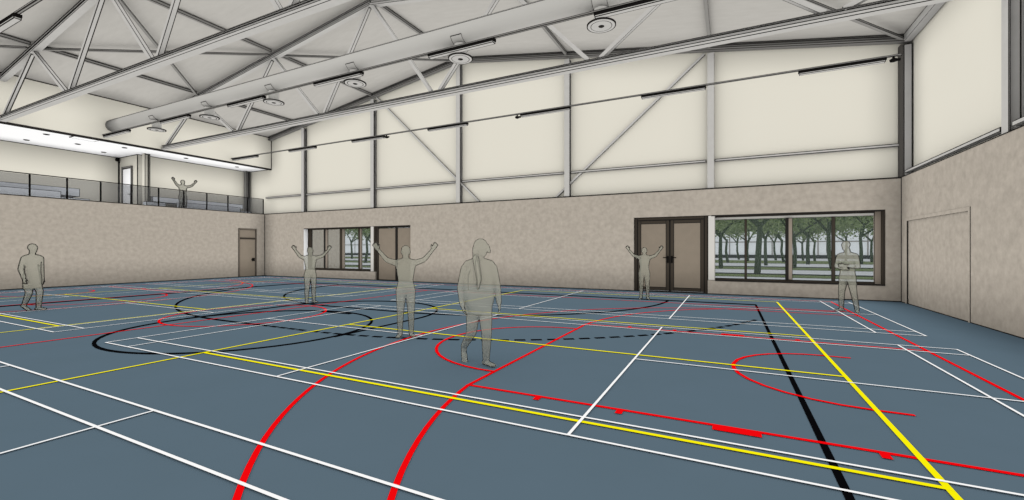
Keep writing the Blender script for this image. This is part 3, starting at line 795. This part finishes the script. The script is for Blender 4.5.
def woman():
    bm = bmesh.new(); k = 1.0
    torso(bm, 1.03, 1.0)
    # long loose jacket with a pack on the back
    loft(bm, [(.74, -.01, .01, .175, .13), (.82, -.01, .01, .19, .14), (.95, -.01, .01, .225, .15), (1.1, -.01, .01, .22, .145), (1.25, -.01, .01, .215, .14), (1.38, 0, .01, .195, .12), (1.46, 0, .01, .14, .09), (1.51, 0, .01, .07, .06)])
    loft(bm, [(1.0, -.02, .12, .08, .05), (1.08, -.02, .15, .14, .09), (1.3, -.02, .15, .14, .09), (1.4, -.02, .12, .08, .05)])
    head(bm, (.03, -.02, 1.685), (.85, -.5, -.12)); limb_(bm, [(0, .01, 1.46), (.02, 0, 1.62)], [.06, .052])
    # hair: full cap falling behind and a long lock over the shoulder, peak over the brow
    ball(bm, (.02, .0, 1.725), (.10, .105, .10)); ball(bm, (-.02, .03, 1.655), (.078, .09, .11)); ball(bm, (-.04, .04, 1.56), (.055, .06, .08))
    limb_(bm, [(.10, -.06, 1.70), (.15, -.09, 1.63)], [.05, .018])
    limb_(bm, [(-.05, -.09, 1.55), (-.03, -.15, 1.42), (.0, -.17, 1.25), (-.02, -.16, 1.10)], [.045, .04, .034, .012])
    limb_(bm, [(-.2, 0, 1.40), (-.262, -.01, 1.12), (-.235, -.12, .88)], [.06, .054, .036]); hand(bm, (-.235, -.12, .88), (.2, -.2, -.9), -1, (1, 0, 0), .7)
    limb_(bm, [(.2, 0, 1.40), (.26, .04, 1.13), (.285, -.03, .90)], [.06, .052, .036]); hand(bm, (.285, -.03, .90), (.1, -.1, -1), 1, (-1, 0, 0), .5)
    limb_(bm, [(.08, 0, .86), (.105, -.08, .48), (.10, -.02, .09)], [.108, .072, .047]); foot(bm, (.10, -.02, .098), (.75, -1, 0))
    limb_(bm, [(-.08, 0, .86), (-.11, .02, .47), (-.225, .26, .22)], [.108, .072, .047]); foot(bm, (-.23, .27, .20), (.15, -.8, -1.0))
    return finish('walker_body', bm)

def figure(me, x, y, z, s, label, group=None, turn=0, minlen=.45):
    yaw = math.atan2(-x, y)                      # turned to the viewer of the hall's middle
    T = empty('person', (x, y, z), label, 'person', group, yaw+turn)
    o = D.objects.new('body', me); COL.objects.link(o); o.parent = T
    T.scale = (s, s, s)
    Zc = math.hypot(x, y)*.98
    view = Matrix.Rotation(-turn, 3, 'Z') @ Vector((0, -1, 0))
    bm = contour(me, view, .0008*Zc/s, minlen)
    c = link('contour_line', bm, 'ink', T)
cheer = cheering()
gp_ = None
figure(cheer, -11.76, 9.36, 0, 1.0, 'translucent grey-green person with arms raised, standing in front of the small window', None, .35)
figure(cheer, -5.55, 6.54, 0, 1.0, 'translucent grey-green person cheering with both arms up on the dashed black line')
figure(cheer, -2.56, 15.1, 0, 1.0, 'translucent grey-green person with arms raised in front of the double door')
figure(cheer, -27.45, 13.55, 3.7, 1.08, 'translucent grey-green person with arms raised behind the balcony railing', None, .5)
figure(coat_walker(), -17.12, 4.78, 0, 1.0, 'translucent grey-green person in a long coat walking by the left wall', None, .72)
figure(folded(), 2.84, 14.45, 0, 1.0, 'translucent grey-green person standing legs apart, arms folded, before the wide window', None, -.45, 1.6)
figure(woman(), -3.23, 5.40, 0, 1.0, 'large translucent grey-green walking person with long hair and loose jacket')

# ------------------------------------------------------------------ light and camera
w = D.worlds.new('world'); sc.world = w; w.use_nodes = True
bg = w.node_tree.nodes['Background']; bg.inputs['Color'].default_value = (1, .995, .985, 1); bg.inputs['Strength'].default_value = 1.0
w.light_settings.distance = 1.3
sc.cycles.use_fast_gi = True
sc.cycles.fast_gi_method = 'REPLACE'
sc.cycles.ao_bounces = 1; sc.cycles.ao_bounces_render = 1
sc.cycles.max_bounces = 8; sc.cycles.transparent_max_bounces = 24
sc.view_settings.view_transform = 'Standard'; sc.view_settings.look = 'None'
sc.view_settings.gamma = 1; sc.view_settings.use_curve_mapping = False
sc.view_settings.exposure = EXPOSURE

cam = D.cameras.new('camera'); co = D.objects.new('camera', cam); COL.objects.link(co)
co.location = (0, 0, EYE); co.rotation_euler = (PI/2, 0, math.atan(.5))
cam.sensor_width = 36; cam.lens = 434.26*36/1024; cam.clip_start = .05; cam.clip_end = 600
sc.camera = co
